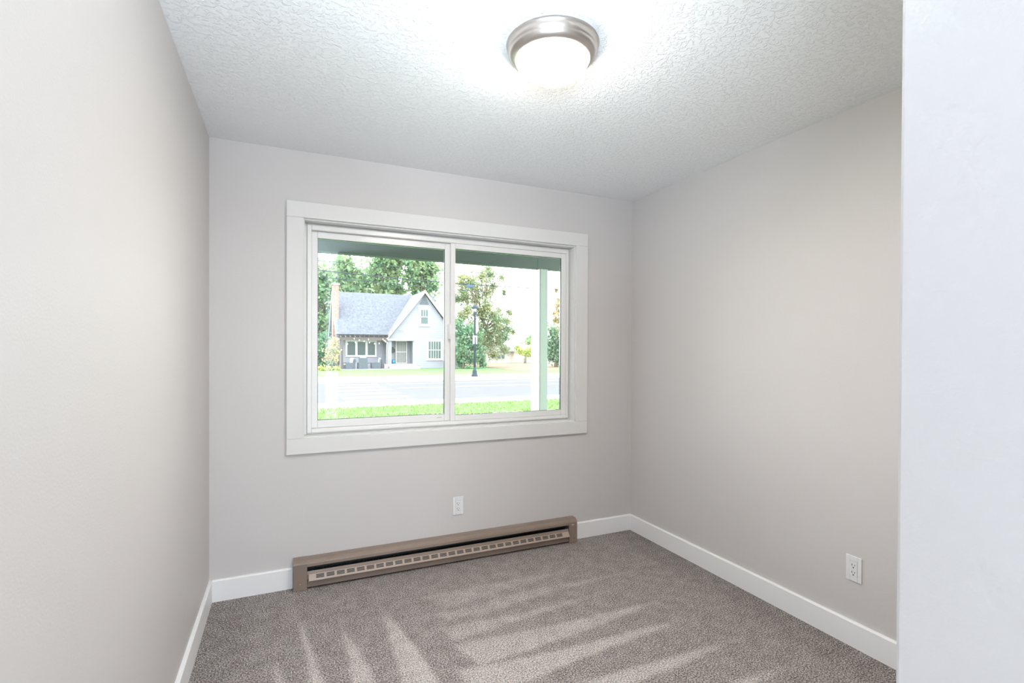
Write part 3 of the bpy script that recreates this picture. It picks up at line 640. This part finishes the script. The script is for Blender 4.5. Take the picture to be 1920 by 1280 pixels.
fh2 = thing('far_garage', (32.5, 66, ZG), 'low pale roofed building to the right of the beige house', 'house')
part('wall', MB().box((31.0,66,ZG),(37,72,1.1)), M_beige, fh2)
part('roof', MB().add([(30.5,65.5,1.1),(37.5,65.5,1.1),(37.5,72.5,1.1),(30.5,72.5,1.1),(33.5,69,2.25),(35,69,2.25)], [(0,1,5,4),(1,2,5),(2,3,4,5),(3,0,4),(3,2,1,0)]), mat('pale_blue_roof', (0.42,0.44,0.47), 0.8), fh2)
fn = thing('fence', (32, 55, ZG), 'grey timber fence beyond the dry field', 'fence')
fpn = MB()
for k in range(52): fpn.box((28.4+0.3*k,55,ZG+0.1),(28.67+0.3*k,55.03,0.38+0.03*((k*7) % 3)))
part('panel', fpn, mat('grey_fence_boards', (0.27,0.28,0.28), 0.9), fn)
for k in range(7): part('post', B((28.3+2.55*k,55.031,ZG-0.05),(28.42+2.55*k,55.15,0.5)), M_rwood, fn)
tree('fence_shrub', 'green shrub standing above the grey fence left of the porch post', 'shrub', (983,57), bl([(975,659,7),(988,660,9),(996,668,8),(970,652,5),(998,655,8)], 57, 0.5), 1600, 0.16, ML_y, 30, 0.06)
tree('far_tree', 'distant green tree behind the far roofs left of the porch post', 'tree', (995,74), bl([(990,640,8),(1000,632,10),(975,648,6),(985,652,7),(1010,640,10)], 74, 0.5), 1600, 0.25, ML_a, 31, 0.15)

# ---- street lamp
lx, ly = 11.68, 28.2
M_lampm = mat('dark_blue_grey_metal', (0.028,0.042,0.055), 0.6, spec=0.12)
sp_ = thing('street_lamp', (lx, ly, ZG+0.02), 'dark street lamp with a white banner on the far sidewalk', 'street lamp')
part('base', MB().lathe([(0.01,0),(0.21,0),(0.21,0.10),(0.17,0.14),(0.15,0.30),(0.16,0.34),(0.11,0.42),(0.08,0.60),(0.01,0.60)], (lx,ly,ZG+0.02), 24), M_lampm, sp_)
part('pole', MB().lathe([(0.01,0.60),(0.075,0.60),(0.062,3.85),(0.06,3.95),(0.10,4.12),(0.11,4.22),(0.06,4.24),(0.01,4.24)], (lx,ly,ZG+0.02), 16), M_lampm, sp_)
cg = MB()
for k in range(4):
    a = PI/4+k*PI/2; cg.tube([(lx+0.07*math.cos(a),ly+0.07*math.sin(a),ZG+4.24),(lx+0.17*math.cos(a),ly+0.17*math.sin(a),ZG+4.50)], 0.012, 5)
part('cage', cg, M_lampm, sp_)
part('globe', MB().lathe([(0.01,4.235),(0.06,4.24),(0.11,4.36),(0.13,4.50),(0.01,4.50)], (lx,ly,ZG+0.02), 20), mat('pale_lamp_globe', (0.6,0.62,0.6), 0.2), sp_)
part('cap', MB().lathe([(0.01,4.47),(0.25,4.47),(0.255,4.50),(0.22,4.58),(0.13,4.66),(0.05,4.70),(0.01,4.72)], (lx,ly,ZG+0.02), 28), M_lampm, sp_)
bn = MB(); bnv = []
for i in range(13):
    t = i/12; z = 3.36-0.92*t; bow = 0.05*math.sin(PI*t*1.1); 
    for d in (0, 0.006):
        bnv += [(lx+0.066-0.03*max(0,t-0.8)*2, ly+0.02*math.sin(4*t)+d, z), (lx+0.21+bow-0.35*max(0,t-0.82), ly+0.06*math.sin(5*t)+d, z)]
bf = []
for i in range(12):
    a = i*4; bf += [(a,a+1,a+5,a+4),(a+2,a+6,a+7,a+3),(a,a+4,a+6,a+2),(a+1,a+3,a+7,a+5)]
bf += [(0,2,3,1),(48,49,51,50)]
part('banner', bn.add(bnv, bf, True), mat('white_banner_cloth', (0.75,0.72,0.73), 0.8), sp_, 'curled white banner')
for z in (3.34, 2.62, 2.40):
    part('banner_arm', MB().tube([(lx-0.08,ly,z),(lx+0.12,ly,z)], 0.014, 6), M_hw if z < 3 else M_lampm, sp_)
sg = part('pole_sign', MB().box((lx-0.17,ly-0.09,1.72),(lx-0.04,ly-0.085,2.26)).box((lx-0.04,ly-0.10,2.18),(lx+0.14,ly-0.08,2.26)).box((lx+0.04,ly-0.10,1.72),(lx+0.14,ly-0.08,2.18)), mat('pale_teal_sign', (0.50,0.60,0.60), 0.4), sp_, 'pale teal and white sign panels on the pole')

# ---- overhead wires (sagging across the street, above the far sidewalk)
def wire(name, pix, rad, label, ext=True, Y=25.4):
    P = [at(x, y, Y) for x, y in pix]
    if ext: P = [P[0]+(P[0]-P[1]).normalized()*12]+P+[P[-1]+(P[-1]-P[-2]).normalized()*14]
    return tag(MB().tube(P, rad, 5).build(name, M_lampm), label, 'power line', 'overhead wires across the street')
wire('overhead_wire', [(596,506.5),(715,518.5),(832,529.5),(854,531),(920,535.5),(998,540)], 0.026, 'thickest overhead wire, passing through the dark splice box')
wire('overhead_wire', [(604,489),(700,496.5),(770,502),(832,506.5)], 0.014, 'thin overhead wire, the topmost one against the trees')
wire('overhead_wire', [(600,519.5),(646,524),(715,529.5),(785,536)], 0.018, 'thin overhead wire, the lowest one against the trees', True, 27)
bc = at(881.5, 536.5, 25.38)
tag(B((bc.x-0.22,bc.y-0.07,bc.z-0.08),(bc.x+0.22,bc.y+0.07,bc.z+0.08)).build('splice_box', mat('slate_blue_box', (0.06,0.09,0.14), 0.6, spec=0.05), None, bevel=0.02), 'slate blue splice box hanging on the thickest overhead wire', 'cable box')
dw = thing('drop_wire', at(982,566,25.4), 'looping drop wire with a dark connector hanging below the thick wire', 'power line')
def P_(l): return [at(x, y, 25.4) for x, y in l]
part('cord', MB().tube(P_([(965,539),(969,549),(975,558),(982,566)]), 0.010, 5).tube(P_([(933,556),(941,563),(950,568),(960,569.5),(970,569),(973,566.5),(978,564.5),(982,566)]), 0.008, 5), M_lampm, dw)
part('connector', MB().tube(P_([(982,566.5),(992,567),(997,567)]), [0.022,0.024,0.034], 6), M_lampm, dw)
